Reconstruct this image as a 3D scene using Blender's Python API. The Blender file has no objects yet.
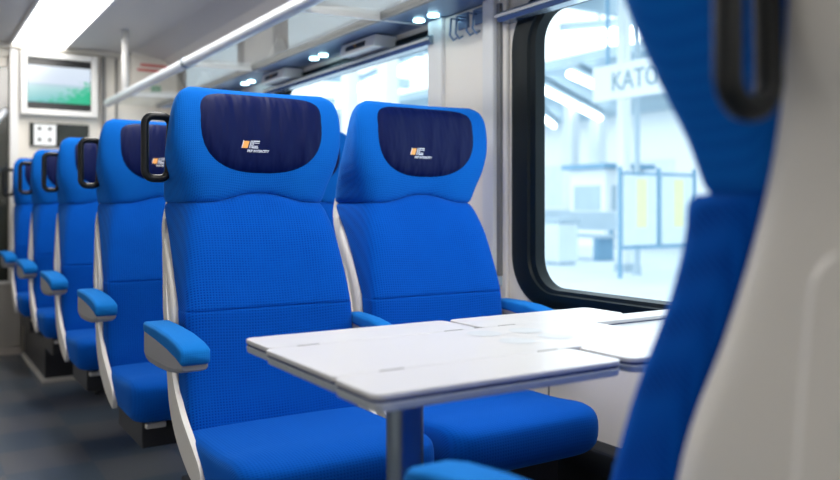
import bpy, bmesh, math, random
from mathutils import Vector, Matrix
from mathutils.bvhtree import BVHTree
random.seed(4)
S = bpy.context.scene
C = S.collection
PI = math.pi

# ------------------------------------------------------------------ materials
def nodes(m):
    m.use_nodes = True
    return m.node_tree, m.node_tree.nodes['Principled BSDF']

def mat(name, col, rough=.5, metal=0, emis=None, estr=0, noise=0, nscale=8, bump=0, bscale=60, coat=0, sheen=0, sheentint=None, spec=None):
    m = bpy.data.materials.new(name)
    t, b = nodes(m)
    b.inputs['Base Color'].default_value = (*col, 1)
    b.inputs['Roughness'].default_value = rough
    b.inputs['Metallic'].default_value = metal
    if spec is not None: b.inputs['Specular IOR Level'].default_value = spec
    if coat: b.inputs['Coat Weight'].default_value = coat
    if sheen:
        b.inputs['Sheen Weight'].default_value = sheen
        b.inputs['Sheen Roughness'].default_value = .45
        b.inputs['Sheen Tint'].default_value = (*(sheentint or (1, 1, 1)), 1)
    if emis:
        b.inputs['Emission Color'].default_value = (*emis, 1)
        b.inputs['Emission Strength'].default_value = estr
    if noise or bump:
        tc = t.nodes.new('ShaderNodeTexCoord')
    if noise:
        n = t.nodes.new('ShaderNodeTexNoise'); n.inputs['Scale'].default_value = nscale; n.inputs['Detail'].default_value = 4
        t.links.new(tc.outputs['Object'], n.inputs['Vector'])
        mx = t.nodes.new('ShaderNodeMix'); mx.data_type = 'RGBA'
        mx.inputs[6].default_value = (*[c * (1 - noise) for c in col], 1)
        mx.inputs[7].default_value = (*[min(1, c * (1 + noise)) for c in col], 1)
        t.links.new(n.outputs['Fac'], mx.inputs[0]); t.links.new(mx.outputs[2], b.inputs['Base Color'])
    if bump:
        n = t.nodes.new('ShaderNodeTexNoise'); n.inputs['Scale'].default_value = bscale
        t.links.new(tc.outputs['Object'], n.inputs['Vector'])
        bp = t.nodes.new('ShaderNodeBump'); bp.inputs['Strength'].default_value = bump; bp.inputs['Distance'].default_value = .004
        t.links.new(n.outputs['Fac'], bp.inputs['Height']); t.links.new(bp.outputs['Normal'], b.inputs['Normal'])
    return m

def fabric(name, col, dark, pitch, strength, sheen=.22):
    """woven upholstery with a regular grid of small dimples"""
    m = mat(name, col, rough=.95, sheen=sheen, sheentint=(.15, .5, 1), spec=.06)
    t = m.node_tree; b = t.nodes['Principled BSDF']
    tc = t.nodes.new('ShaderNodeTexCoord'); sp = t.nodes.new('ShaderNodeSeparateXYZ')
    t.links.new(tc.outputs['Object'], sp.inputs[0])
    def M(op, a, v=None):
        n = t.nodes.new('ShaderNodeMath'); n.operation = op
        t.links.new(a, n.inputs[0])
        if v is not None:
            if isinstance(v, (int, float)): n.inputs[1].default_value = v
            else: t.links.new(v, n.inputs[1])
        return n.outputs[0]
    w = 2 * PI / pitch
    sx = M('SINE', M('MULTIPLY', sp.outputs[0], w))
    yz = M('ADD', M('MULTIPLY', sp.outputs[1], w * .8), M('MULTIPLY', sp.outputs[2], w))
    sz = M('SINE', yz)
    pr = M('MULTIPLY', sx, sz)
    pos = M('ABSOLUTE', pr)
    sq = M('POWER', pos, 2.2)
    nz = t.nodes.new('ShaderNodeTexNoise'); nz.inputs['Scale'].default_value = 14; nz.inputs['Detail'].default_value = 3
    t.links.new(tc.outputs['Object'], nz.inputs['Vector'])
    f = M('MULTIPLY', sq, M('ADD', M('MULTIPLY', nz.outputs['Fac'], 1.2), .2))
    mx = t.nodes.new('ShaderNodeMix'); mx.data_type = 'RGBA'
    mx.inputs[6].default_value = (*col, 1); mx.inputs[7].default_value = (*dark, 1)
    t.links.new(f, mx.inputs[0]); t.links.new(mx.outputs[2], b.inputs['Base Color'])
    bp = t.nodes.new('ShaderNodeBump'); bp.inputs['Strength'].default_value = strength; bp.inputs['Distance'].default_value = .0015
    bp.invert = True
    t.links.new(f, bp.inputs['Height']); t.links.new(bp.outputs['Normal'], b.inputs['Normal'])
    return m

MAT = {}
MAT['blue'] = fabric('blue_fabric', (.001, .080, .44), (.0, .030, .24), .0155, .6)
MAT['blue2'] = fabric('blue_headrest_fabric', (.004, .125, .52), (.001, .075, .40), .011, .5)
MAT['blue3'] = fabric('blue_cushion_fabric', (.001, .085, .46), (.0, .060, .36), .0155, .3)
MAT['blue4'] = fabric('blue_armrest_fabric', (.008, .165, .54), (.003, .11, .42), .010, .3)
MAT['shell'] = mat('cream_shell_plastic', (.70, .675, .63), .38, noise=.04, nscale=3)
MAT['armgrey'] = mat('grey_armrest_plastic', (.27, .27, .29), .45, noise=.05)
MAT['black'] = mat('black_plastic', (.012, .014, .016), .35, noise=.2)
MAT['rubber'] = mat('black_handle_rubber', (.004, .006, .008), .4, noise=.2, spec=.3)
MAT['orange'] = mat('orange_print', (.95, .42, .10), .5, noise=.05)
MAT['whiteprint'] = mat('white_print', (.75, .78, .88), .5, noise=.02)
MAT['pedestal'] = mat('dark_pedestal', (.02, .022, .028), .5, noise=.2)
MAT['latch'] = mat('silver_latch', (.74, .72, .68), .35, .1, noise=.05)
MAT['table'] = mat('white_table_laminate', (.57, .57, .58), .38, noise=.015, nscale=20, coat=.08)
MAT['navyedge'] = mat('navy_edge_band', (.01, .03, .13), .4, noise=.1)
MAT['greyedge'] = mat('grey_table_base', (.42, .46, .50), .35, noise=.05)
MAT['steel'] = mat('brushed_steel', (.22, .27, .33), .28, .9, noise=.1, nscale=30)
MAT['wall'] = mat('cream_wall_panel', (.84, .80, .74), .45, noise=.03, nscale=2)
MAT['walllow'] = mat('grey_beige_lower_panel', (.50, .46, .42), .45, noise=.04, nscale=2)
MAT['post'] = mat('pale_post', (.78, .78, .77), .35, noise=.03)
MAT['groove'] = mat('grey_groove', (.22, .22, .22), .5, noise=.05)
MAT['ceil'] = mat('grey_ceiling_panel', (.60, .57, .55), .5, noise=.03, nscale=2)
MAT['duct'] = mat('blue_grey_duct', (.17, .27, .44), .3, .25, noise=.06, nscale=4)
MAT['rail'] = mat('anodised_rail', (.30, .36, .42), .25, .7, noise=.06)
MAT['pole'] = mat('satin_rack_pole', (.62, .66, .72), .3, .35, noise=.03)
MAT['winframe'] = mat('black_window_rubber', (.003, .008, .011), .45, noise=.2, spec=.2)
MAT['endwall'] = mat('warm_white_end_wall', (.80, .76, .69), .45, noise=.03, nscale=2)
MAT['strip'] = mat('ceiling_light_diffuser', (1, 1, 1), .5, emis=(1, .97, .92), estr=5, noise=.01)
MAT['spot'] = mat('cool_spot_lens', (1, 1, 1), .5, emis=(.55, .92, 1), estr=9, noise=.01)
MAT['red'] = mat('red_print', (.65, .10, .09), .5, noise=.1)
MAT['green'] = mat('green_print', (.05, .35, .18), .5, noise=.1)
MAT['doorglass'] = mat('dark_door_glass', (.03, .035, .03), .12, coat=.5, noise=.3, nscale=3)
MAT['sign'] = mat('white_station_sign', (.74, .79, .84), .5, noise=.02)
MAT['signtext'] = mat('blue_grey_lettering', (.24, .36, .43), .5, noise=.05)
MAT['stpost'] = mat('station_blue_steel', (.20, .38, .54), .4, noise=.1)
MAT['stwhite'] = mat('station_white_paint', (.85, .88, .9), .6, noise=.04)
MAT['stpale'] = mat('station_pale_concrete', (.72, .80, .86), .7, noise=.12, nscale=1.5)
MAT['stgrey'] = mat('station_grey', (.45, .56, .64), .6, noise=.12, nscale=2)
MAT['stroof'] = mat('station_roof', (.42, .54, .62), .7, noise=.15, nscale=.6)
MAT['yellow'] = mat('timetable_yellow', (.86, .82, .50), .6, noise=.08)
MAT['poster'] = mat('timetable_paper', (.75, .85, .88), .6, noise=.08, nscale=10)
MAT['tube'] = mat('platform_lamp_tube', (1, 1, 1), .5, emis=(.92, .98, 1), estr=7, noise=.01)

# navy cover cloth, with soft wrinkles
def navy():
    m = mat('navy_headrest_cloth', (.0, .0045, .055), .55, spec=.13)
    t = m.node_tree; b = t.nodes['Principled BSDF']
    tc = t.nodes.new('ShaderNodeTexCoord'); mp = t.nodes.new('ShaderNodeMapping')
    mp.inputs['Scale'].default_value = (22, 4, 6); mp.inputs['Rotation'].default_value = (0, .25, 0)
    n = t.nodes.new('ShaderNodeTexNoise'); n.inputs['Scale'].default_value = 1.0; n.inputs['Detail'].default_value = 2
    t.links.new(tc.outputs['Object'], mp.inputs[0]); t.links.new(mp.outputs[0], n.inputs['Vector'])
    bp = t.nodes.new('ShaderNodeBump'); bp.inputs['Strength'].default_value = .9; bp.inputs['Distance'].default_value = .016
    t.links.new(n.outputs['Fac'], bp.inputs['Height']); t.links.new(bp.outputs['Normal'], b.inputs['Normal'])
    return m
MAT['navy'] = navy()

def glass(name, tint, gloss):
    m = bpy.data.materials.new(name); m.use_nodes = True
    t = m.node_tree; t.nodes.clear()
    o = t.nodes.new('ShaderNodeOutputMaterial'); mx = t.nodes.new('ShaderNodeMixShader')
    tr = t.nodes.new('ShaderNodeBsdfTransparent'); gl = t.nodes.new('ShaderNodeBsdfGlossy')
    tr.inputs[0].default_value = (*tint, 1); gl.inputs['Roughness'].default_value = .03
    fr = t.nodes.new('ShaderNodeLayerWeight'); fr.inputs[0].default_value = .25
    mu = t.nodes.new('ShaderNodeMath'); mu.operation = 'MULTIPLY'; mu.inputs[1].default_value = gloss
    t.links.new(fr.outputs['Fresnel'], mu.inputs[0]); t.links.new(mu.outputs[0], mx.inputs[0])
    t.links.new(tr.outputs[0], mx.inputs[1]); t.links.new(gl.outputs[0], mx.inputs[2]); t.links.new(mx.outputs[0], o.inputs[0])
    return m
MAT['glass'] = glass('window_glass', (.93, .985, 1.0), .35)
MAT['shelfglass'] = glass('rack_glass', (.93, .95, .95), .35)

def floor_mat():
    m = mat('carriage_floor', (.05, .06, .07), .34)
    t = m.node_tree; b = t.nodes['Principled BSDF']
    tc = t.nodes.new('ShaderNodeTexCoord'); ch = t.nodes.new('ShaderNodeTexChecker'); ch.inputs['Scale'].default_value = 3.3
    ch.inputs[1].default_value = (.085, .115, .155, 1); ch.inputs[2].default_value = (.135, .145, .165, 1)
    n = t.nodes.new('ShaderNodeTexNoise'); n.inputs['Scale'].default_value = 160; n.inputs['Detail'].default_value = 3
    mx = t.nodes.new('ShaderNodeMix'); mx.data_type = 'RGBA'; mx.blend_type = 'MULTIPLY'; mx.inputs[0].default_value = .45
    t.links.new(tc.outputs['Object'], ch.inputs[0]); t.links.new(tc.outputs['Object'], n.inputs['Vector'])
    t.links.new(ch.outputs[0], mx.inputs[6]); t.links.new(n.outputs['Fac'], mx.inputs[7]); t.links.new(mx.outputs[2], b.inputs['Base Color'])
    return m
MAT['floor'] = floor_mat()

def mesh_panel_mat():
    m = mat('perforated_grey_panel', (.40, .38, .35), .5)
    t = m.node_tree; b = t.nodes['Principled BSDF']
    tc = t.nodes.new('ShaderNodeTexCoord'); v = t.nodes.new('ShaderNodeTexVoronoi'); v.inputs['Scale'].default_value = 55; v.inputs['Randomness'].default_value = 0
    r = t.nodes.new('ShaderNodeValToRGB'); r.color_ramp.elements[0].position = .3; r.color_ramp.elements[0].color = (.12, .11, .10, 1)
    r.color_ramp.elements[1].position = .42; r.color_ramp.elements[1].color = (.42, .40, .37, 1)
    t.links.new(tc.outputs['Object'], v.inputs['Vector']); t.links.new(v.outputs['Distance'], r.inputs[0]); t.links.new(r.outputs[0], b.inputs['Base Color'])
    return m
MAT['mesh'] = mesh_panel_mat()

def screen_mat():
    """the monitor's picture: pale sky over a sea line, green reeds to the right"""
    m = mat('monitor_picture', (.01, .01, .01), .2)
    t = m.node_tree; b = t.nodes['Principled BSDF']
    tc = t.nodes.new('ShaderNodeTexCoord'); sp = t.nodes.new('ShaderNodeSeparateXYZ')
    t.links.new(tc.outputs['Generated'], sp.inputs[0])
    r = t.nodes.new('ShaderNodeValToRGB'); r.color_ramp.interpolation = 'LINEAR'
    e = r.color_ramp.elements
    e[0].position = 0; e[0].color = (.16, .55, .58, 1)
    e[1].position = 1; e[1].color = (.78, .88, 1, 1)
    for p, c in ((.38, (.42, .72, .75, 1)), (.5, (.50, .68, .78, 1)), (.53, (.70, .80, .95, 1))):
        x = e.new(p); x.color = c
    t.links.new(sp.outputs[2], r.inputs[0])
    n = t.nodes.new('ShaderNodeTexNoise'); n.inputs['Scale'].default_value = 9
    t.links.new(tc.outputs['Generated'], n.inputs['Vector'])
    # reeds mask: low and to the right
    a = t.nodes.new('ShaderNodeMath'); a.operation = 'MULTIPLY_ADD'; a.inputs[1].default_value = .9; a.inputs[2].default_value = -.68
    t.links.new(sp.outputs[0], a.inputs[0])
    s = t.nodes.new('ShaderNodeMath'); s.operation = 'SUBTRACT'; t.links.new(a.outputs[0], s.inputs[0]); t.links.new(sp.outputs[2], s.inputs[1])
    ad = t.nodes.new('ShaderNodeMath'); ad.operation = 'ADD'; t.links.new(s.outputs[0], ad.inputs[0]); t.links.new(n.outputs['Fac'], ad.inputs[1])
    mr = t.nodes.new('ShaderNodeMapRange'); mr.inputs[1].default_value = .02; mr.inputs[2].default_value = .32
    t.links.new(ad.outputs[0], mr.inputs[0])
    mx = t.nodes.new('ShaderNodeMix'); mx.data_type = 'RGBA'; mx.inputs[7].default_value = (.03, .55, .30, 1)
    t.links.new(mr.outputs[0], mx.inputs[0]); t.links.new(r.outputs[0], mx.inputs[6])
    t.links.new(mx.outputs[2], b.inputs['Emission Color']); b.inputs['Emission Strength'].default_value = .95
    return m
MAT['screen'] = screen_mat()

# ------------------------------------------------------------------ helpers
def obj(name, bm, m, parent=None, smooth=False, subsurf=0, bevel=0):
    bmesh.ops.recalc_face_normals(bm, faces=bm.faces)
    me = bpy.data.meshes.new(name); bm.to_mesh(me); bm.free()
    if smooth:
        for p in me.polygons: p.use_smooth = True
    o = bpy.data.objects.new(name, me); C.objects.link(o)
    for x in (m if isinstance(m, (list, tuple)) else [m]): me.materials.append(MAT[x])
    if bevel:
        md = o.modifiers.new('bevel', 'BEVEL'); md.width = bevel; md.segments = 3; md.limit_method = 'ANGLE'
    if subsurf:
        md = o.modifiers.new('sub', 'SUBSURF'); md.levels = subsurf; md.render_levels = subsurf
    if parent: o.parent = parent
    return o

def tag(o, label, cat, group=None):
    o['label'] = label; o['category'] = cat
    if group: o['group'] = group
    return o

def thing(name, label, cat, loc=(0, 0, 0), rz=0, group=None):
    o = bpy.data.objects.new(name, None); C.objects.link(o); o.empty_display_size = .1
    o.location = loc; o.rotation_euler = (0, 0, rz)
    return tag(o, label, cat, group)

def struct(name, bm, m, parent=None, **k):
    o = obj(name, bm, m, parent, **k)
    if not parent: o['kind'] = 'structure'
    return o

def struct_root(name, loc=(0, 0, 0)):
    o = bpy.data.objects.new(name, None); C.objects.link(o); o.location = loc; o['kind'] = 'structure'; o.empty_display_size = .1
    return o

def NB(): return bmesh.new()

def box(bm, x0, x1, y0, y1, z0, z1):
    v = [bm.verts.new(p) for p in ((x0, y0, z0), (x1, y0, z0), (x1, y1, z0), (x0, y1, z0), (x0, y0, z1), (x1, y0, z1), (x1, y1, z1), (x0, y1, z1))]
    for f in ((0, 3, 2, 1), (4, 5, 6, 7), (0, 1, 5, 4), (1, 2, 6, 5), (2, 3, 7, 6), (3, 0, 4, 7)): bm.faces.new([v[i] for i in f])
    return bm

def loft(bm, rings, cap=True, closed=False):
    R = [[bm.verts.new(p) for p in r] for r in rings]
    n = len(R[0])
    pairs = list(zip(R, R[1:])) + ([(R[-1], R[0])] if closed else [])
    for a, b in pairs:
        for i in range(n):
            bm.faces.new((a[i], a[(i + 1) % n], b[(i + 1) % n], b[i]))
    if cap and not closed:
        bm.faces.new(R[0][::-1]); bm.faces.new(R[-1])
    return bm

def tube(bm, pts, r, n=12, closed=False):
    pts = [Vector(p) for p in pts]; N = len(pts); rings = []
    up = None
    for i, p in enumerate(pts):
        a = pts[(i - 1) % N] if (closed or i > 0) else p
        b = pts[(i + 1) % N] if (closed or i < N - 1) else p
        d = (b - a).normalized()
        if up is None:
            up = Vector((0, 0, 1)) if abs(d.z) < .9 else Vector((0, 1, 0))
        s = d.cross(up).normalized(); up = s.cross(d).normalized()
        rings.append([p + (s * math.cos(2 * PI * k / n) + up * math.sin(2 * PI * k / n)) * r for k in range(n)])
    return loft(bm, rings, closed=closed)

def rrect(hw, hh, r, n=8):
    """rounded rectangle outline, centred, in 2D"""
    o = []
    for cx, cy, a0 in ((hw - r, hh - r, 0), (-hw + r, hh - r, PI / 2), (-hw + r, -hh + r, PI), (hw - r, -hh + r, 1.5 * PI)):
        for k in range(n + 1):
            a = a0 + k / n * PI / 2
            o.append((cx + r * math.cos(a), cy + r * math.sin(a)))
    return o

def prism(bm, pts, f0, f1):
    """extrude a 2D outline between two placement functions"""
    return loft(bm, [[f0(*p) for p in pts], [f1(*p) for p in pts]])

def text_mesh(s, size, shear=0, bold=0, extrude=0, align='LEFT'):
    cu = bpy.data.curves.new('lettering', 'FONT'); cu.body = s; cu.size = size; cu.shear = shear; cu.offset = bold
    cu.extrude = extrude; cu.align_x = align; cu.resolution_u = 3
    o = bpy.data.objects.new('lettering', cu); C.objects.link(o)
    bpy.context.view_layer.update()
    me = bpy.data.meshes.new_from_object(o.evaluated_get(bpy.context.evaluated_depsgraph_get()))
    bm = bmesh.new(); bm.from_mesh(me)
    bpy.data.objects.remove(o); bpy.data.curves.remove(cu); bpy.data.meshes.remove(me)
    return bm

def copy_tree(o, parent=None):
    c = o.copy(); C.objects.link(c); c.parent = parent
    for ch in list(o.children): copy_tree(ch, c)
    return c

# ------------------------------------------------------------------ seats
def lerp(a, b, t): return a + (b - a) * t

def unit_ring(e, n):
    D = []
    for k in range(1440):
        a = 2 * PI * k / 1440; c, q = math.cos(a), math.sin(a)
        D.append((math.copysign(abs(c) ** (2 / e), c), math.copysign(abs(q) ** (2 / e), q)))
    L = [0]
    for k in range(1440): L.append(L[-1] + math.dist(D[k], D[(k + 1) % 1440]))
    out, j = [], 0
    for i in range(n):
        t = L[-1] * i / n
        while L[j + 1] < t: j += 1
        u = (t - L[j]) / (L[j + 1] - L[j] + 1e-12); a, b = D[j], D[(j + 1) % 1440]
        out.append((a[0] + (b[0] - a[0]) * u, a[1] + (b[1] - a[1]) * u))
    return out
UR = {}
def ring(z, wf, wr, yf, yr, e=5, n=72, concave=0, arch=0):
    if (e, n) not in UR: UR[(e, n)] = unit_ring(e, n)
    out = []
    for cx, ct in UR[(e, n)]:
        t = (ct + 1) / 2
        x = cx * lerp(wf, wr, t)
        y = lerp(yf, yr, t) + concave * (1 - min(1, (x / wf) ** 2)) * (1 - t)
        q = min(1, max(0, (abs(x) - .015) / .125)); q = q * q * (3 - 2 * q)
        out.append((x, y, z + arch * (1 - q)))
    return out

def ilevels(tab, m=3):
    """smoothly resample a table of levels (Catmull-Rom)"""
    out = []
    for i in range(len(tab) - 1):
        p0, p1, p2, p3 = tab[max(0, i - 1)], tab[i], tab[i + 1], tab[min(len(tab) - 1, i + 2)]
        for k in range(m):
            t = k / m
            out.append(tuple(.5 * (2 * b + (c - a) * t + (2 * a - 5 * b + 4 * c - d) * t * t + (3 * b - a - 3 * c + d) * t ** 3) for a, b, c, d in zip(p0, p1, p2, p3)))
    out.append(tab[-1]); return out

HEAD = [(.998, .180, .212, .060, .270), (1.008, .191, .222, .044, .280), (1.05, .205, .226, .033, .262), (1.10, .226, .230, .025, .225), (1.16, .240, .228, .023, .185),
        (1.22, .240, .222, .028, .160), (1.262, .232, .214, .038, .145), (1.286, .216, .200, .052, .132), (1.298, .190, .182, .070, .118)]
BACK = [(.40, .224, .236, -.08, .0), (.46, .226, .24, -.08, .0), (.55, .227, .24, -.062, .028), (.66, .225, .238, -.05, .035), (.722, .224, .237, -.046, .045), (.730, .2235, .236, -.0440, .05),
        (.738, .222, .236, -.045, .05), (.80, .218, .236, -.03, .09), (.90, .206, .232, -.005, .17), (.96, .196, .228, .022, .235), (.99, .188, .222, .042, .268), (1.000, .180, .214, .056, .26)]
SHELL = [(.345, .232, .232, -.17, -.12), (.38, .238, .238, -.12, -.06), (.42, .244, .240, -.06, -.02), (.50, .246, .242, 0, .045), (.583, .247, .244, .015, .078), (.72, .243, .24, .022, .10),
         (.80, .240, .236, .055, .15), (.87, .234, .228, .115, .21), (.94, .22, .215, .185, .265), (1.0, .200, .195, .225, .300), (1.1, .20, .195, .17, .235), (1.2, .205, .20, .11, .175), (1.268, .19, .18, .09, .145)]
# the nearest seat: more upright, its pale shell wraps further round the side of the upholstery
def ny(z):
    P = [(.4, .02), (.6, .05), (.755, .062), (.80, .074), (.87, .098), (.946, .118), (1.01, .132), (1.08, .155), (1.144, .175), (1.3, .20)]
    for (a, b), (c, d) in zip(P, P[1:]):
        if z <= c: return b + (d - b) * max(0, z - a) / (c - a)
    return .2
HEAD_N = [(z, wf, wf - .002, yf, ny(z)) for z, wf, yf in ((.999, .188, .034), (1.008, .196, .026), (1.05, .210, .014), (1.10, .230, -.006), (1.16, .248, -.030), (1.22, .256, -.050), (1.262, .248, -.04), (1.286, .22, -.01), (1.297, .18, .01))]
BACK_N = [(z, wf, wf + .006, yf, ny(z)) for z, wf, yf in ((.40, .234, -.10), (.46, .238, -.10), (.55, .240, -.085), (.66, .240, -.065), (.80, .230, -.028), (.90, .216, .006), (.96, .206, .016), (.990, .201, .014), (1.000, .196, .020))]
SHELL_N = [(z, w + .004, w + .004, ny(z) - .026, yr) for z, w, yr in ((.345, .236, .05), (.42, .240, .10), (.50, .244, .15), (.583, .248, .19), (.72, .246, .24),
           (.80, .240, .27), (.87, .231, .30), (.94, .221, .325), (1.0, .214, .335), (1.05, .220, .33), (1.1, .234, .32), (1.16, .248, .30), (1.22, .250, .27), (1.262, .242, .25), (1.28, .22, .23))]
WING_F = [(.205, .955), (.158, .87), (.110, .80), (.062, .70), (.028, .583), (-.04, .50), (-.12, .447), (-.19, .405), (-.215, .37)]
WING_R = [(.215, .955), (.180, .87), (.14, .80), (.10, .70), (.074, .583), (.044, .485), (-.02, .415), (-.12, .362), (-.205, .342)]

def wing_x(z):
    t = max(0, (z - .72) / .235)
    return .2475 - .030 * t ** 1.2

TXT = {}
def make_seat(side, aisle, near=False):
    """side: which local side (-1/+1) carries the outer armrest"""
    label = 'x'
    root = thing('passenger_seat', label, 'train seat')
    H, B, Sh = (HEAD_N, BACK_N, SHELL_N) if near else (HEAD, BACK, SHELL)
    def arch(z): return .024 * max(0, 1 - abs(z - 1.0) / .12)
    bm = NB(); loft(bm, [ring(z, a, b, c, d, 5, concave=.022, arch=arch(z)) for z, a, b, c, d in ilevels(B)])
    obj('backrest', bm, 'blue', root, True)
    bm = NB(); loft(bm, [ring(z, a, b, c, d, 4.5, concave=.028, arch=arch(z)) for z, a, b, c, d in ilevels(H)])
    bvh = BVHTree.FromBMesh(bm)
    head = obj('headrest', bm, 'blue2', root, True)
    # navy cover
    bm = NB(); K, NR = 72, 12; rows = []
    zc = 1.208
    def rim(a):
        c, s = math.cos(a), math.sin(a)
        e = 5 if s > 0 else 2.5
        return math.copysign(abs(c) ** (2 / (e if s > 0 else 2.6)), c) * .174, math.copysign(abs(s) ** (2 / e), s) * (.080 if s > 0 else .134)
    def surf(x, z, off):
        h = bvh.ray_cast(Vector((x, -1, z)), Vector((0, 1, 0)))
        y = h[0].y if h[0] else .06
        return (x, y - off, z)
    cen = bm.verts.new(surf(0, zc, .010)); prev = None
    for j in range(1, NR + 1):
        r = j / NR; row = []
        for k in range(K):
            rx, rz = rim(2 * PI * k / K)
            off = .0015 + .009 * (1 - r ** 5) if j < NR else -.002
            row.append(bm.verts.new(surf(rx * r, zc + rz * r, off)))
        for k in range(K):
            if prev is None: bm.faces.new((cen, row[k], row[(k + 1) % K]))
            else: bm.faces.new((prev[k], row[k], row[(k + 1) % K], prev[(k + 1) % K]))
        prev = row
    bvc = BVHTree.FromBMesh(bm)
    cover = obj('headrest_cover', bm, 'navy', root, True); cover['label'] = 'navy cloth cover with a printed logo'
    def onto(x, z, off=.0015):
        h = bvc.ray_cast(Vector((x, -1, z)), Vector((0, 1, 0))); return (x, (h[0].y if h[0] else .05) - off, z)
    # emblem: slanted orange block, white slanted strokes
    def para(bm, x, z, w, h, off): # slanted parallelogram, z bottom
        x, z, w, h = x0 + (x - x0) * .78, z0 + (z - z0) * .78, w * .78, h * .78
        sl = .30 * h
        vs = []
        for (a, b) in ((0, 0), (.5, 0), (1, 0), (1, 1), (.5, 1), (0, 1)):
            vs.append(bm.verts.new(onto(x + a * w + b * sl, z + b * h, off)))
        bm.faces.new((vs[0], vs[1], vs[4], vs[5])); bm.faces.new((vs[1], vs[2], vs[3], vs[4]))
    x0, z0 = -.062, 1.142
    bm = NB(); para(bm, x0, z0, .020, .024, .0012)
    obj('emblem_block', bm, 'orange', cover)
    bm = NB()
    para(bm, x0 - .0025, z0, .0022, .026, .0016)
    para(bm, x0 + .0245, z0, .0028, .026, .0016); para(bm, x0 + .0300, z0, .0022, .026, .0016)   # I
    para(bm, x0 + .0345, z0, .0026, .026, .0016); para(bm, x0 + .0345, z0, .022, .0035, .0016)   # C
    para(bm, x0 + .0410, z0 + .0225, .022, .0035, .0016); para(bm, x0 + .040, z0 + .006, .016, .0025, .0016); para(bm, x0 + .0440, z0 + .0165, .018, .0025, .0016)
    obj('emblem_letters', bm, 'whiteprint', cover)
    bm = text_mesh('PKP INTERCITY', .0088, shear=.2, bold=.0003)
    for v in bm.verts: v.co = Vector(onto(-.048 + v.co.x, 1.132 + v.co.y, .0014))
    obj('emblem_wordmark', bm, 'whiteprint', cover)
    # shell
    bm = NB(); loft(bm, [ring(z, a, b, c, d, 7 if near else 4) for z, a, b, c, d in ilevels(Sh)])
    for s in (-1, 1):
        if near: continue
        W4 = ilevels([(a[0], a[1], b[0], b[1]) for a, b in zip(WING_F, WING_R)], 4); n = len(W4)
        F, R_ = [(q[0], q[1]) for q in W4], [(q[2], q[3]) for q in W4]
        rings = []
        for i in range(n):
            (y0, za), (y1, zb) = F[i], R_[i]
            xa, xb = wing_x(za), wing_x(zb)
            rings.append([(s * xa, y0, za), (s * xb, y1, zb), (s * (xb - .014), y1, zb), (s * (xa - .014), y0, za)])
        loft(bm, rings)
    sh = obj('back_shell', bm, 'shell', root, True)
    md = sh.modifiers.new('es', 'EDGE_SPLIT'); md.split_angle = math.radians(50)
    if near:
        sx = side
        bm = NB(); pts = rrect(.075, .22, .035)
        def sw_(z):
            T = [(q[0], q[1]) for q in SHELL_N]
            for (za, wa), (zb, wb) in zip(T, T[1:]):
                if z <= zb: return wa + (wb - wa) * (z - za) / (zb - za)
            return T[-1][1]
        NS = 26
        def pan(d): return lambda a, b: (sx * (sw_(.72 + b) + d), .248 + a, .72 + b)
        # sliced in height so that it follows the flank of the shell
        L0 = []
        for q in range(NS + 1):
            b = -.22 * math.cos(PI * q / NS)
            ex = .035 - math.sqrt(max(0, .035 ** 2 - max(0, abs(b) - .185) ** 2)) if abs(b) > .185 else 0
            z_ = .74 + b; w_ = sw_(z_)
            L0.append([(sx * (w_ - .012), .248 - .075 + ex, z_), (sx * (w_ + .005), .248 - .075 + ex, z_), (sx * (w_ + .009), .248 - .068 + ex, z_), (sx * (w_ + .009), .248 + .075 - ex, z_), (sx * (w_ - .012), .248 + .075 - ex, z_)])
        loft(bm, L0)
        obj('shell_side_panel', bm, 'shell', root)
    # seat cushion
    CU = [(.332, .210, .20, -.39, -.06), (.340, .226, .22, -.435, -.04), (.365, .236, .236, -.460, -.03), (.405, .240, .240, -.466, -.02), (.432, .239, .238, -.462, -.01),
          (.446, .232, .232, -.452, 0), (.453, .212, .215, -.42, -.02), (.455, .13, .13, -.31, -.08)]
    bm = NB(); loft(bm, [ring(z, a, b, c, d, 8) for z, a, b, c, d in ilevels(CU, 2)])
    for v in bm.verts:   # slightly raised front roll and a soft hollow
        if v.co.z > .42: v.co.z += .008 * math.exp(-((v.co.y + .38) / .07) ** 2) - .008 * math.exp(-((v.co.y + .16) / .1) ** 2) * math.exp(-(v.co.x / .16) ** 2)
    obj('seat_cushion', bm, 'blue3', root, True)
    # under-seat box, latch, pedestal
    bm = NB(); box(bm, -.185, .185, -.33, .0, .235, .336); obj('under_seat_box', bm, 'pedestal', root, bevel=.004)
    bm = NB(); box(bm, -.178, -.115, -.352, -.331, .298, .316); obj('latch', bm, 'latch', root, bevel=.005)['label'] = 'small silver latch under the seat front'
    bm = NB(); box(bm, .06, .16, -.22, -.04, .02, .24); box(bm, .03, .19, -.26, 0, 0, .022); obj('pedestal', bm, 'pedestal', root, bevel=.006)
    # armrests
    def armrest(sx, xin, xout, outer):
        xa, xb = sorted((sx * xin, sx * xout))
        xm, hw = (xa + xb) / 2, (xb - xa) / 2
        prof = lambda zf: None
        # grey body: tapered towards the front
        k0 = .05 if outer else .012
        SC, DZ = (1, 0) if (outer and aisle) else (.72, -.010)
        L = [(k0, .614, .684, .97), (k0 - .03, .610, .684, 1), (-.06, .610, .678, 1), (-.16, .616, .670, 1), (-.24, .628, .662, 1), (-.272, .636, .658, .95)]
        L = [(y * SC if y < 0 else y, a + DZ, b + DZ, k) for y, a, b, k in L]
        bm = NB(); rings = []
        for y, z0, z1, k in L:
            rings.append([(xm + hw * .93 * k * a, y, lerp(z0, z1, b)) for a, b in ((-1, .25), (-.8, 0), (.8, 0), (1, .25), (1, 1), (-1, 1))])
        loft(bm, rings)
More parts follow.
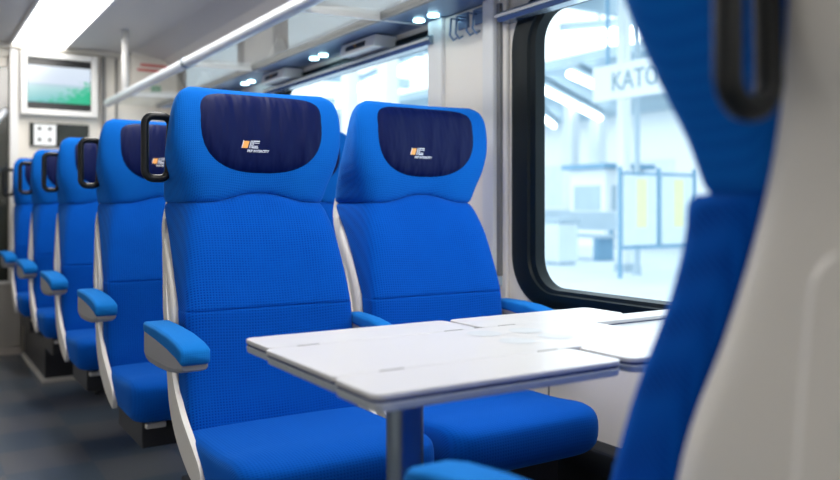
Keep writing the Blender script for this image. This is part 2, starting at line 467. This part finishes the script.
        ar = obj('armrest', bm, 'armgrey', root, False, bevel=.003)
        L = [(k0 + .004, .684, .702, .93), (k0 - .006, .680, .706, 1), (-.06, .674, .706, 1), (-.16, .666, .702, 1), (-.235, .656, .694, 1), (-.272, .648, .686, 1), (-.282, .654, .678, .9)]
        L = [(y * SC if y < 0 else y, a + DZ, b + DZ, k) for y, a, b, k in L]
        bm = NB(); rings = []
        for y, z0, z1, k in L:
            zc_, hh = (z0 + z1) / 2, (z1 - z0) / 2
            rings.append([(xm + a * k, y, zc_ + b) for a, b in rrect(hw, hh, min(.009, hh * .6), 4)])
        loft(bm, ilr(rings))
        obj('armrest_pad', bm, 'blue4', ar, True)
        if outer:
            bm = NB(); box(bm, min(sx * .235, sx * xin), max(sx * .235, sx * xin) + 0, -.01, .05, .63, .67); 
            obj('armrest_bracket', bm, 'armgrey', ar, bevel=.004)
    armrest(side, .246, .312, True)
    if aisle: armrest(-side, .228, .272, False)
    if aisle:
        a, b, z0, z1 = (.256, .300, 1.062, 1.225) if near else (.215, .281, 1.062, 1.225)
        pts = []
        for (cx, cz, a0) in ((b - .022, z1 - .022, 0), (a + .022, z1 - .022, PI / 2), (a + (-.004 if near else .006) + .022, z0 + .022, PI), (b - .022, z0 + .022, 1.5 * PI)):
            for k in range(6):
                an = a0 + k / 5 * PI / 2; pts.append((side * (cx + .022 * math.cos(an)), .155, cz + .022 * math.sin(an)))
        bm = NB(); tube(bm, pts, .0105, 12, closed=True)
        obj('grab_handle', bm, 'rubber', root, True)['label'] = 'black loop handle on the headrest side'
    return root

def ilr(rings):
    return rings

GRP_A, GRP_W = 'aisle seats in the row facing the camera', 'window seats in the row facing the camera'
PITCH = .92
seatA = make_seat(-1, True)
labelsA = ['largest blue aisle seat in front, directly behind the white table, orange logo on headrest',
           'second blue aisle seat, directly behind the large front one, partly hidden by black handle loop',
           'third blue aisle seat from the camera, middle of the five in the aisle row',
           'fourth blue aisle seat, second from the far end of the row, its armrest grey underneath',
           'farthest and smallest blue aisle seat, leftmost in the row, near the end wall vent panel']
for i in range(5):
    o = seatA if i == 0 else copy_tree(seatA)
    o.location = (.80, 2.0 + PITCH * i, 0); o['label'] = labelsA[i]; o['group'] = GRP_A
seatW = make_seat(1, False)
labelsW = ['blue window seat behind the table, beside the cream wall panel, navy headrest cover',
           'blue window seat in second row, glimpsed between the two front headrests',
           'blue window seat in third row, hidden behind the front seats by the rear window',
           'blue window seat in fourth row, hidden behind the other seats under the glass rack',
           'blue window seat in last row, hidden beside the far end wall']
for i in range(5):
    o = seatW if i == 0 else copy_tree(seatW)
    o.location = (1.318, 2.0 + PITCH * i, 0); o['label'] = labelsW[i]; o['group'] = GRP_W
near = make_seat(1, True, near=True)
near.location = (.80, .53, 0); near.rotation_euler = (0, 0, PI)
near['label'] = 'closest blurred seat at the right edge, seen from its side, cream shell, black handle'
nearw = make_seat(-1, False); nearw.location = (1.318, .53, 0); nearw.rotation_euler = (0, 0, PI)
nearw.scale = (1, 1, 1); nearw['label'] = 'blue window seat facing away, out of sight beyond the closest seat'; nearw['group'] = 'seats facing away from the camera'
near['group'] = 'seats facing away from the camera'

# ------------------------------------------------------------------ table
TZ = .75
tb = thing('folding_table', 'white folding bay table with hinged leaves and steel post between facing seats', 'table', (1.0, 1.155, 0))
TX, TY = 1.0, 1.155
def slab(name, x0, x1, y0, y1, parent=tb, rad=.018, z=TZ, th=.024):
    cx, cy, hw, hh = (x0 + x1) / 2 - TX, (y0 + y1) / 2 - TY, (x1 - x0) / 2, (y1 - y0) / 2
    pts = rrect(hw, hh, rad, 5)
    bm = NB(); prism(bm, pts, lambda a, b: (cx + a, cy + b, z - .008), lambda a, b: (cx + a, cy + b, z))
    o = obj(name, bm, 'table', parent, bevel=.0018)
    sc = lambda d: (max(.001, 1 - d / hw), max(.001, 1 - d / hh))
    k = sc(.0015)
    bm = NB(); prism(bm, pts, lambda a, b: (cx + a * k[0], cy + b * k[1], z - .012), lambda a, b: (cx + a * k[0], cy + b * k[1], z - .0081))
    obj('edge_band', bm, 'navyedge', o)
    bm = NB(); prism(bm, pts, lambda a, b: (cx + a * .99, cy + b * .98, z - th), lambda a, b: (cx + a, cy + b, z - .0121))
    obj('leaf_base', bm, 'greyedge', o, bevel=.002)
    return o
slab('aisle_leaf', .515, .950, 1.2875, 1.415)
slab('aisle_leaf', .500, .945, .897, 1.0245)
slab('window_leaf', .962, 1.36, 1.2875, 1.415)
slab('window_leaf', .962, 1.60, .897, 1.0245)
slab('centre_top', .505, 1.20, 1.027, 1.285, rad=.008)
# window end of the centre strip, with a sunken tray
slab('centre_strip', 1.2005, 1.655, 1.222, 1.285, rad=.003)
slab('centre_strip', 1.2005, 1.655, 1.027, 1.075, rad=.003)
bm = NB(); box(bm, 1.195 - TX, 1.655 - TX, 1.073 - TY, 1.224 - TY, TZ - .024, TZ - .010); obj('sunken_tray', bm, 'greyedge', tb)
def disc(bm, x, y, z, r, ri, n=40):
    a = [bm.verts.new((x + r * math.cos(2 * PI * k / n), y + r * math.sin(2 * PI * k / n), z)) for k in range(n)]
    b = [bm.verts.new((x + ri * math.cos(2 * PI * k / n), y + ri * math.sin(2 * PI * k / n), z)) for k in range(n)]
    for k in range(n): bm.faces.new((a[k], a[(k + 1) % n], b[(k + 1) % n], b[k]))
    bm.faces.new(b)
MAT['cupmark'] = mat('pale_grey_cup_mark', (.50, .53, .56), .45, noise=.05)
for x, y in ((.915, 1.222), (.915, 1.125), (1.005, 1.21), (1.01, 1.13)):
    bm = NB(); disc(bm, x - TX, y - TY, TZ + .0006, .033, .028); obj('cup_recess', bm, 'cupmark', tb)
for x, y in ((.60, 1.0258), (.585, 1.2862), (.89, 1.2862), (.90, 1.0258), (1.02, 1.2862)):
    bm = NB(); box(bm, x - .02 - TX, x + .02 - TX, y - .0022 - TY, y + .0022 - TY, TZ - .004, TZ + .0006); obj('hinge_slot', bm, 'groove', tb)
bm = NB(); prism(bm, rrect(.030, .024, .018, 5), lambda a, b: (.70 - TX + a, b, .012), lambda a, b: (.70 - TX + a, b, TZ - .024)); obj('table_leg', bm, 'steel', tb, True).modifiers.new('es', 'EDGE_SPLIT').split_angle = .8
bm = NB(); prism(bm, rrect(.09, .06, .03, 5), lambda a, b: (.70 - TX + a, b, 0), lambda a, b: (.70 - TX + a, b, .012)); obj('foot_plate', bm, 'steel', tb)
bm = NB()
loft(bm, [[(x - TX, s, z) for x, z in ((1.20, TZ - .025), (1.675, TZ - .025), (1.675, .44), (1.64, .44), (1.27, TZ - .075))] for s in (-.02, .02)])
obj('wall_bracket', bm, 'black', tb, bevel=.003)

# ------------------------------------------------------------------ carriage shell
XR, XL, Y0, Y1 = 1.68, -1.28, -3.0, 6.1
CZ = 2.09
bm = NB(); box(bm, XL, XR, Y0, Y1, -.06, 0); struct('floor', bm, 'floor')
# windows: (y0,y1) outer frame
WIN = [(.52, 2.085), (2.42, 4.14), (4.60, 6.0), (-1.6, .05)]
WZ0, WZ1 = .675, 1.66
def wall_with_windows(name, x, t):
    bm = NB(); x0, x1 = sorted((x, x + t))
    ed = sorted((a + .05, b - .05) for a, b in WIN)
    box(bm, x0, x1, Y0, Y1, .42, WZ0 + .05); box(bm, x0, x1, Y0, Y1, WZ1 - .03, 2.2)
    y = Y0
    for a, b in ed: box(bm, x0, x1, y, a, WZ0 + .05, WZ1 - .03); y = b
    box(bm, x0, x1, y, Y1, WZ0 + .05, WZ1 - .03)
    struct(name, bm, 'wall')
wall_with_windows('wall_right', XR, .05)
bm = NB(); box(bm, XL - .05, XL, Y0, Y1, .42, 2.2); struct('wall_left', bm, 'wall')  # unseen side, windows left out to keep daylight off the seat fronts
bm = NB(); box(bm, XR, XR + .05, Y0, Y1, 0, .42); box(bm, XL - .05, XL, Y0, Y1, 0, .42); struct('trim_1', bm, 'wall')

def window(n, x, sx, y0, y1):
    r = struct_root('window_%d' % n, (x, (y0 + y1) / 2, (WZ0 + WZ1) / 2))
    hw, hh = (y1 - y0) / 2, (WZ1 - WZ0) / 2
    def ringf(dw, rad, dx): return [(dx * sx, a, b) for a, b in rrect(hw - dw, hh - dw * .5, rad, 10)]
    bm = NB()
    prof = [(0, .16, .03), (0, .16, -.006), (.018, .15, -.012), (.085, .12, -.012), (.092, .11, -.004), (.112, .10, .0), (.122, .095, .03)]
    loft(bm, [ringf(a, b, c) for a, b, c in prof], closed=True)
    f = obj('window_frame', bm, 'winframe', r, True); f.modifiers.new('es', 'EDGE_SPLIT').split_angle = math.radians(35)
    bm = NB(); pts = rrect(hw - .108, hh - .054, .095, 10)
    bm.faces.new([bm.verts.new((.02 * sx, a, b)) for a, b in pts])
    obj('glass_pane', bm, 'glass', r)
for i, (a, b) in enumerate(WIN): window(i + 1, XR, 1, a, b)

# ceiling: flat with coved sides
bm = NB()
prof = [(XL, 1.80), (XL + .06, 1.93), (XL + .16, 2.02), (XL + .32, 2.075), (XL + .5, CZ), (1.18, CZ), (1.36, 2.075), (1.52, 2.02), (1.62, 1.93), (XR, 1.80)]
loft(bm, [[(x, y, z) for x, z in prof] + [(x, y, z + .06) for x, z in reversed(prof)] for y in (Y0, Y1)])
struct('ceiling', bm, 'ceil')
# light strip
lt = thing('ceiling_light', 'long glowing white light strip running along the ceiling above the aisle', 'ceiling light', (.75, 1.5, CZ))
bm = NB(); box(bm, -.16, .16, Y0 - 1.5 + .2, 4.58, -.016, -.002); obj('diffuser', bm, 'strip', lt)
bm = NB(); box(bm, .161, .176, Y0 - 1.5 + .2, 4.59, -.020, -.001); box(bm, -.176, -.161, Y0 - 1.5 + .2, 4.59, -.020, -.001); obj('light_trim', bm, 'post', lt)

# end wall with door, monitor, switches
bm = NB(); box(bm, .61, XR, Y1, Y1 + .06, 0, 2.2); box(bm, XL, -.38, Y1, Y1 + .06, 0, 2.2); box(bm, -.38, .61, Y1, Y1 + .06, 2.0, 2.2); struct('wall_end', bm, 'endwall')
bm = NB(); box(bm, XL, XR, Y0 - .06, Y0, 0, 2.2); struct('wall_back', bm, 'endwall')
dr = struct_root('door_1', (.1, Y1 + .02, 0))
bm = NB()
for x0, x1, z0, z1 in ((-.48, -.43, .43, 2.0), (.475, .505, .43, 2.0), (-.43, .475, 1.93, 2.0), (-.48, .505, 0, .43)): box(bm, x0, x1, 0, .04, z0, z1)
obj('door_frame', bm, 'endwall', dr, bevel=.004)
bm = NB(); box(bm, -.43, .475, .012, .02, .43, 1.93); obj('door_glass', bm, 'doorglass', dr)
bm = NB(); tube(bm, [(.30, -.02, 1.42), (.46, -.02, 1.64)], .022); obj('door_handle', bm, 'pole', dr, True)
bm = NB(); box(bm, .58, .612, Y1 - .03, Y1 - .001, 0, 2.06); box(bm, .612, .632, Y1 - .016, Y1 - .001, 0, 2.06); struct('trim_2', bm, 'post')
bm = NB(); box(bm, -.4, 1.68, Y1 - .05, Y1 - .001, 2.055, 2.088); struct('trim_3', bm, 'endwall', bevel=.008)
bm = NB(); box(bm, 1.165, 1.19, Y1 - .02, Y1 - .001, 0, 2.05); box(bm, 1.26, 1.272, Y1 - .012, Y1 - .001, 0, 2.05); struct('trim_4', bm, 'groove')
vp = obj('vent_panel', box(NB(), -.36, .64, Y1 - .075, Y1 - .031, .05, .47), 'mesh', bevel=.006)
tag(vp, 'grey perforated vent panel low on the end wall beside the last seat', 'vent panel')
bm = NB(); box(bm, -.36, .64, Y1 - .09, Y1 - .031, .472, .488); o = obj('panel_rim', bm, 'post', vp)
bm = NB(); box(bm, -.36, .64, Y1 - .09, Y1 - .031, .0, .048); o = obj('panel_plinth', bm, 'walllow', vp)

tv = thing('wall_monitor', 'wall monitor in a white frame showing pale sky and green landscape', 'monitor', (.885, Y1, 1.825))
bm = NB()
for x0, x1, z0, z1 in ((-.245, -.205, -.215, .215), (.205, .245, -.215, .215), (-.205, .205, -.215, -.175), (-.205, .205, .175, .215)): box(bm, x0, x1, -.07, -.002, z0, z1)
obj('monitor_frame', bm, 'post', tv, bevel=.006)
bm = NB(); box(bm, -.205, .205, -.045, -.004, -.175, .175); obj('monitor_body', bm, 'black', tv)
bm = NB(); box(bm, -.2, .2, -.048, -.0455, -.125, .125); obj('screen', bm, 'screen', tv)['label'] = 'lit picture of sky and green reeds'
sw = thing('control_panel', 'white socket and switch plate on a dark panel below the wall monitor', 'switch panel', (.885, Y1, 1.49))
bm = NB(); box(bm, -.185, .195, -.02, -.002, -.09, .07); obj('panel_board', bm, 'doorglass', sw, bevel=.004)
bm = NB(); box(bm, -.16, -.02, -.03, -.0205, -.085, .06); obj('switch_plate', bm, 'stwhite', sw, bevel=.003)
for dx, dz in ((-.125, .03), (-.06, .03), (-.125, -.045), (-.06, -.045)):
    bm = NB(); prism(bm, [(.011 * math.cos(a * PI / 6), .011 * math.sin(a * PI / 6)) for a in range(12)], lambda a, b: (dx + a, -.036, dz + b), lambda a, b: (dx + a, -.0302, dz + b)); obj('switch_button', bm, 'black', sw)
bm = NB(); box(bm, -.36, .30, 0, .02, 0, .27)
# lower wall cabinet strip under the switches
# ------------------------------------------------------------------ window wall fittings
# luggage rack
RZ = 1.69
rk = thing('luggage_rack', 'overhead luggage rack with a satin front pole, glass shelf and lit underside', 'luggage rack', (1.4, 3.0, RZ))
RX, RY = 1.4, 3.0
ya, yb = -2.5 - RY, 5.80 - RY
bm = NB(); tube(bm, [(1.15 - RX, ya, 0), (1.15 - RX, yb, 0)], .026, 20); obj('front_pole', bm, 'pole', rk, True)
for y in (.6, 2.3, 3.95):
    bm = NB(); tube(bm, [(1.15 - RX, y - RY - .02, 0), (1.15 - RX, y - RY + .02, 0)], .0285, 20); obj('pole_collar', bm, 'rail', rk, True)
bm = NB(); box(bm, 1.17 - RX, 1.478 - RX, ya, yb, -.004, .004); obj('glass_shelf', bm, 'shelfglass', rk)
bm = NB(); box(bm, 1.478 - RX, 1.492 - RX, ya, yb, -.012, .02); obj('shelf_edge', bm, 'groove', rk)
bm = NB(); box(bm, 1.492 - RX, XR - RX - .001, ya, yb, -.008, .03); obj('light_duct', bm, 'duct', rk, bevel=.004)
for y in (1.30, 2.62, 3.95, 5.2):
    bm = NB()
    loft(bm, [[(x - RX, y - RY + s, z) for x, z in ((1.15, .0), (1.15, -.02), (1.49, -.012), (XR - .002, -.01), (XR - .002, .18), (1.62, .17), (1.56, .04))] for s in (-.006, .006)])
    obj('rack_bracket', bm, 'post', rk)
bm = NB(); tube(bm, [(1.15 - RX, 5.27 - RY, .0), (1.15 - RX, 5.27 - RY, CZ - RZ)], .022); obj('hanger_post', bm, 'post', rk, True)
bm = NB(); loft(bm, [[(1.30 - RX, y, .01), (1.672 - RX, y, .01), (1.66 - RX, y, .13), (1.60 - RX, y, .26), (1.50 - RX, y, .33), (1.30 - RX, y, .36)] for y in (yb - .03, yb - .02)])
obj('end_panel', bm, 'endwall', rk)
ep = [o for o in rk.children if o.name.startswith('end_panel')][0]
bm = NB(); y = yb - .033
for k, (x0, x1, z) in enumerate(((1.36, 1.56, .27), (1.34, 1.55, .235))): box(bm, x0 - RX, x1 - RX, y, y + .002, z, z + .016)
obj('red_notice_lines', bm, 'red', ep)
bm = NB(); box(bm, 1.43 - RX, 1.50 - RX, y, y + .002, .07, .14); obj('green_notice', bm, 'green', ep)
for k in range(4):
    for d in (-.035, .035):
        bm = NB(); cy = 2.50 + PITCH * k + d * 1.4
        prism(bm, [(.021 * math.cos(a * PI / 10), .021 * math.sin(a * PI / 10)) for a in range(20)], lambda a, b: (1.607 - RX + a, cy - RY + b, -.014), lambda a, b: (1.607 - RX + a, cy - RY + b, -.0082))
        obj('reading_light', bm, 'spot', rk)['label'] = 'small glowing spot light'
# seat number displays
for k in range(3):
    o = thing('seat_display', ['nearest seat reservation display, pale box under the rack left of the cream pillar',
              'second seat reservation display, further left above the front headrest', 'farthest seat reservation display under the rack'][k], 'display', (1.60, 2.975 + PITCH * k, 1.656), 0, 'seat displays under the luggage rack')
    bm = NB(); loft(bm, [[(-.035, y, -.030), (.078, y, -.026), (.078, y, .022), (-.025, y, .022)] for y in (-.15, .15)]); obj('display_case', bm, 'post', o, bevel=.004)
    for yy, w in ((-.035, .036), (.05, .040)):
        bm = NB(); loft(bm, [[(-.0365, y, -.014), (-.0325, y, .006), (-.028, y, .006), (-.032, y, -.014)] for y in (yy - w, yy + w)]); obj('display_screen', bm, 'black', o)
    bm = NB(); loft(bm, [[(-.0385, y, -.006), (-.0365, y, .002), (-.03, y, .002), (-.033, y, -.006)] for y in (.004, .010)]); obj('indicator', bm, 'orange', o)
# blind rails over the windows
bm = NB()
def rail(y0, y1):
    b = thing('blind_rail', 'x', 'blind rail', (XR, (y0 + y1) / 2, 1.62), 0, 'blind rails over the windows')
    h = (y1 - y0) / 2
    bm = NB(); loft(bm, [[(-.002, y, -.030), (-.045, y, -.030), (-.055, y, -.018), (-.055, y, .0), (-.03, y, .006), (-.03, y, .010), (-.002, y, .010)] for y in (-h, h)]); obj('rail_profile', bm, 'rail', b, bevel=.002)
    bm = NB(); box(bm, -.062, -.056, -h, h, -.016, -.008); obj('rail_lip', bm, 'latch', b)
    return b
rail(.50, 2.105)['label'] = 'grey metal blind rail above the large window beside the table'
rail(2.51, 4.16)['label'] = 'grey metal blind rail above the rear window, under the seat displays'
rail(4.58, 6.02)['label'] = 'grey metal blind rail above the farthest window'
# posts and panel between windows
def post(name, y0, y1, z0, z1, d, m='post'):
    bm = NB(); box(bm, XR - d, XR - .001, y0, y1, z0, z1); return struct(name, bm, m, bevel=.006)
post('trim_5', 2.455, 2.55, .45, 1.68, .035)
post('trim_6', 2.10, 2.50, .45, 1.68, .018, 'wall')
ct = thing('blind_track', 'pale vertical blind track with dark foot cap left of the large window', 'blind track', (XR, 2.145, 0))
bm = NB(); box(bm, -.045, -.001, -.01, .05, .76, 1.68); obj('track_profile', bm, 'post', ct, bevel=.004)
bm = NB(); box(bm, -.03, -.001, -.028, -.011, .76, 1.66); obj('track_slot', bm, 'groove', ct)
bm = NB(); box(bm, -.05, -.001, -.025, .04, .725, .758); obj('foot_cap', bm, 'stgrey', ct, bevel=.005)
for k, y in enumerate((2.235, 2.335)):
    o = thing('coat_hook', ['double wire coat hook nearer the large window, high on cream panel', 'double wire coat hook nearer the rear pillar, high on cream panel'][k], 'coat hook', (XR - .018, y, 1.63), 0, 'coat hooks on the cream panel')
    bm = NB(); box(bm, -.008, .001, -.03, .03, -.015, .04); obj('hook_plate', bm, 'duct', o, bevel=.002)
    for s in (-.018, .018):
        bm = NB(); tube(bm, [(-.008, s, .02), (-.045, s, .02), (-.05, s, -.04), (-.035, s, -.055), (-.02, s, -.045)], .004, 8); obj('hook_wire', bm, 'duct', o, True)
def knob(y, z, lab):
    bm = NB(); tube(bm, [(XR - .017, y, z), (XR - .032, y, z)], .010, 12); tag(obj('wall_button', bm, 'black', None, True), lab, 'button', 'black buttons on the cream panel')
knob(2.20, 1.165, 'small black round button on cream panel beside the window headrest')
knob(2.20, .745, 'small black round button low on cream panel beside the blind track foot')
# lower panels joints, heater
bm = NB(); box(bm, XR - .003, XR - .0005, 1.905, 1.911, .12, .68); box(bm, XR - .003, XR - .0005, 2.60, 2.606, .12, .68); struct('trim_7', bm, 'groove')
ht = thing('heater_duct', 'dark rounded heater duct along the floor under the large window', 'heater', (XR, 2, 0))
bm = NB(); loft(bm, [[(-.001, y, .02), (-.05, y, .02), (-.055, y, .12), (-.055, y, .24), (-.04, y, .30), (-.001, y, .32)] for y in (-4.5, 4.08)]); obj('duct_cover', bm, 'black', ht, bevel=.01)
bm = NB(); box(bm, -.062, -.056, -4.5, 4.08, 0, .05); obj('duct_skirt', bm, 'walllow', ht)
# equipment box under the far seats
eb = thing('equipment_box', 'dark equipment box with pale floor trim under the far aisle seats', 'box', (.85, 5.3, 0))
bm = NB(); box(bm, -.20, -.035, -.33, .62, .02, .232); obj('box_body', bm, 'pedestal', eb, bevel=.004)
bm = NB(); box(bm, -.215, -.03, -.345, .63, 0, .022); obj('floor_trim', bm, 'latch', eb)

# ------------------------------------------------------------------ the station outside
bm = NB(); box(bm, 2.6, 40, -20, 60, -.4, -.02); o = struct('ground', bm, 'stpale')
bm = NB(); box(bm, 2.6, 3.3, -20, 60, -.02, -.005); struct('trim_8', bm, 'stwhite')
bm = NB(); box(bm, -30, 2.4, -20, 60, -1.3, -1.1); struct('ground_tracks', bm, 'stgrey')
def at(px, z, Y):    # helper: place station things by bearing from the carriage axis (x = D tan(b))
    th = math.radians(32.3); x = (px - 420) / 810 * z
    return (z * math.sin(th) + x * math.cos(th), z * math.cos(th) - x * math.sin(th), .99 + (206 - Y) / 810 * z)
# name sign hanging over the platform
sg = thing('station_sign', 'pale hanging station name sign reading KATOWICE outside the window', 'sign', (8.4, 7.35, 2.74))
bm = NB(); box(bm, 0, .10, -1.25, 1.25, -.25, .25); obj('sign_board', bm, 'sign', sg, bevel=.01)
bm = text_mesh('KATOWICE', .40, extrude=.004, bold=.002)
for v in bm.verts: v.co = Vector((-.006 - v.co.z, .88 - v.co.x * .80, -.13 + v.co.y * .95))
obj('sign_lettering', bm, 'signtext', sg)
bm = NB(); box(bm, .03, .07, -1.02, -.98, .25, 1.6); box(bm, .03, .07, .98, 1.02, .25, 1.6); obj('sign_hanger', bm, 'stpost', sg)
# platform columns
for k, (px, z, w, m, lab) in enumerate(((624, 12.5, .17, 'stwhite', 'wide white platform column below the station sign'), (637, 11.9, .07, 'stgrey', 'slim grey post beside the white column under the station sign'),
                              (571, 26, .42, 'stwhite', 'distant white platform column left of the sign'), (598, 30, .5, 'stwhite', 'distant white platform column close to the sign'),
                              (350, 14, .25, 'stwhite', 'white platform column seen through the rear window, left one'), (388, 13, .28, 'stwhite', 'white platform column seen through the rear window, right one'))):
    x, y, _ = at(px, z, 200)
    o = thing('platform_column', lab, 'column', (x, y, -.02), 0, 'columns on the platform')
    bm = NB(); prism(bm, rrect(w / 2, w / 2, w * .2, 3), lambda a, b: (a, b, .12), lambda a, b: (a, b, 4.4)); obj('shaft', bm, m, o)
    bm = NB(); prism(bm, rrect(w * .7, w * .7, w * .2, 3), lambda a, b: (a, b, 0), lambda a, b: (a, b, .12)); obj('column_base', bm, 'stgrey', o)
# timetable board
x, y, _ = at(620, 11.3, 200)
o = thing('timetable_board', 'blue-framed timetable board with pale and yellow posters on the platform', 'notice board', (x, y, -.02))
for k, dx in enumerate((0, .78, 1.56)):
    bm = NB(); box(bm, dx - .022, dx + .022, -.022, .022, 0 if k != 1 else .40, 1.56); obj('board_post', bm, 'stpost', o)
bm = NB(); box(bm, 0, 1.56, -.025, .025, .40, .45); box(bm, 0, 1.56, -.025, .025, 1.45, 1.49); obj('board_rail', bm, 'stpost', o)
for k, dx in enumerate((.06, .84)):
    bm = NB(); box(bm, dx, dx + .66, -.02, .02, .46, 1.44); p = obj('poster_case', bm, 'poster', o)
    bm = NB(); box(bm, dx + .24, dx + .46, -.026, -.021, .70, 1.40); obj('yellow_sheet', bm, 'yellow', p)
# platform furniture
def bench(px, z, lab):
    x, y, _ = at(px, z, 200)
    o = thing('platform_bench', lab, 'bench', (x, y, -.02), 0, 'benches on the platform')
    bm = NB(); box(bm, -.25, .25, -.8, .8, .42, .48); obj('bench_seat', bm, 'stgrey', o, bevel=.01)
    bm = NB(); box(bm, .2, .26, -.8, .8, .55, .9); obj('bench_back', bm, 'stgrey', o, bevel=.01)
    for s in (-.6, .6):
        bm = NB(); box(bm, -.2, .24, s - .04, s + .04, 0, .42); box(bm, .2, .25, s - .04, s + .04, .42, .56); obj('bench_leg', bm, 'stpost', o)
bench(580, 15.5, 'grey platform bench nearer the timetable board'); bench(556, 24, 'grey platform bench further down the platform')
x, y, _ = at(560, 14, 200)
o = thing('litter_bin', 'pale square litter bin on the platform near the window corner', 'bin', (x, y, -.02))
bm = NB(); box(bm, -.22, .22, -.22, .22, .05, .72); obj('bin_body', bm, 'stpale', o, bevel=.02)
bm = NB(); box(bm, -.25, .25, -.25, .25, .72, .80); obj('bin_lid', bm, 'stgrey', o, bevel=.02)
bm = NB(); box(bm, -.18, .18, -.18, .18, 0, .05); obj('bin_foot', bm, 'stgrey', o)
x, y, _ = at(608, 20, 200)
o = thing('ticket_kiosk', 'pale blue kiosk with dark window on the platform behind the bench', 'kiosk', (x, y, -.02))
bm = NB(); box(bm, -.7, .7, -.6, .6, 0, 1.9); obj('kiosk_body', bm, 'stwhite', o, bevel=.03)
bm = NB(); box(bm, -.72, -.701, -.45, .45, .9, 1.5); box(bm, -.5, .5, -.62, -.601, .9, 1.5); obj('kiosk_window', bm, 'stgrey', o)
bm = NB(); box(bm, -.85, .85, -.75, .75, 1.9, 2.02); obj('kiosk_roof', bm, 'stpost', o)
# station building far across
o = thing('station_building', 'long white station building across the tracks beyond the platform', 'building', (30, 20, -.02))
bm = NB(); box(bm, 0, 6, -40, 40, 0, 5.5); obj('facade', bm, 'stwhite', o)
for k in range(11):
    yy = -33 + k * 6.4
    bm = NB(); box(bm, -.05, 0, yy, yy + 3.4, 1.0, 3.2); w = obj('building_window', bm, 'stpale', o)
bm = NB(); box(bm, -1.5, 6.5, -40, 40, 5.5, 6.0); obj('building_roof', bm, 'stgrey', o)
# platform canopy: slab on beams, open gaps of sky between
bm = NB(); box(bm, 7.4, 9.6, -20, 60, 4.40, 4.6); struct('station_canopy', bm, 'stroof')
for k, xx in enumerate((14.0,)):
    bm = NB(); box(bm, xx, xx + 9, -20, 60, 4.5, 4.75); struct('station_canopy_far', bm, 'stroof')
for k in range(10):
    bm = NB(); yy = -4 + 4.5 * k; box(bm, 5.6, 11.4, yy, yy + .2, 4.15, 4.40)
    b = tag(obj('canopy_beam', bm, 'stroof'), 'steel canopy cross beam over the platform outside', 'beam', 'canopy cross beams')
lamps = [(540, 88, 600, 118, 3.2), (570, 74, 596, 86, 3.2), (540, 116, 554, 126, 3.2), (560, 40, 640, 34, 3.1), (345, 95, 420, 62, 3.0)]
labs = ['long bright platform lamp slanting down left of the station sign', 'short bright platform lamp just above left of the station sign', 'bright platform lamp low by the window edge',
        'brightest platform lamp near the top of the large window', 'bright platform lamp seen through the rear window']
for (xa, ya_, xb, yb_, h), lab in zip(lamps, labs):
    p = [Vector(at(px, h * 810 / (206 - Y), Y)) for px, Y in ((xa, ya_), (xb, yb_))]
    c = (p[0] + p[1]) / 2
    o = thing('platform_lamp', lab, 'lamp', c, 0, 'lamps under the station canopies')
    bm = NB(); tube(bm, [p[0] - c, p[1] - c], .16 if 'brightest' in lab else .09, 10); obj('lamp_tube', bm, 'tube', o, True)
    bm = NB(); tube(bm, [Vector((0, 0, .20)), Vector((0, 0, .5 if h == 3.1 else .30))], .03, 6); obj('hanger_rod', bm, 'stgrey', o)
    bm = NB(); tube(bm, [p[0] - c + Vector((0, 0, .2)), p[1] - c + Vector((0, 0, .2))], .12, 8); obj('lamp_housing', bm, 'stgrey', o, True)

# ------------------------------------------------------------------ light
w = bpy.data.worlds.new('overcast_sky'); S.world = w; w.use_nodes = True
bg = w.node_tree.nodes['Background']; bg.inputs[0].default_value = (.86, .95, 1.0, 1); bg.inputs[1].default_value = 2.1
def area(name, loc, rot, sx, sy, e, col):
    l = bpy.data.lights.new(name, 'AREA'); l.shape = 'RECTANGLE'; l.size = sx; l.size_y = sy; l.energy = e; l.color = col
    o = bpy.data.objects.new(name, l); C.objects.link(o); o.location = loc; o.rotation_euler = rot
    return o
area('aisle_strip_light', (.75, 1.5, CZ - .03), (0, 0, 0), .3, 8.6, 68, (1, .95, .88))
area('left_area_light', (-.55, 1.5, CZ - .03), (0, 0, 0), .3, 8.6, 12, (1, .95, .90))  # unseen area light under the left ceiling, no fixture modelled
area('right_window_daylight', (XR + .25, 1.3, 1.3), (0, PI / 2, 0), .9, 1.5, 7, (.8, .93, 1))

# ------------------------------------------------------------------ camera
cd = bpy.data.cameras.new('camera'); cam = bpy.data.objects.new('camera', cd); C.objects.link(cam); S.camera = cam
cam.location = (0, 0, .99); cam.rotation_euler = (PI / 2, 0, -math.radians(32.3))
cd.sensor_width = 36; cd.lens = 810 / 840 * 36; cd.shift_y = -34 / 840; cd.clip_start = .02; cd.clip_end = 300
cd.dof.use_dof = True; cd.dof.focus_distance = 1.95; cd.dof.aperture_fstop = 2.4
S.view_settings.view_transform = 'Standard'; S.view_settings.look = 'None'; S.view_settings.exposure = 0
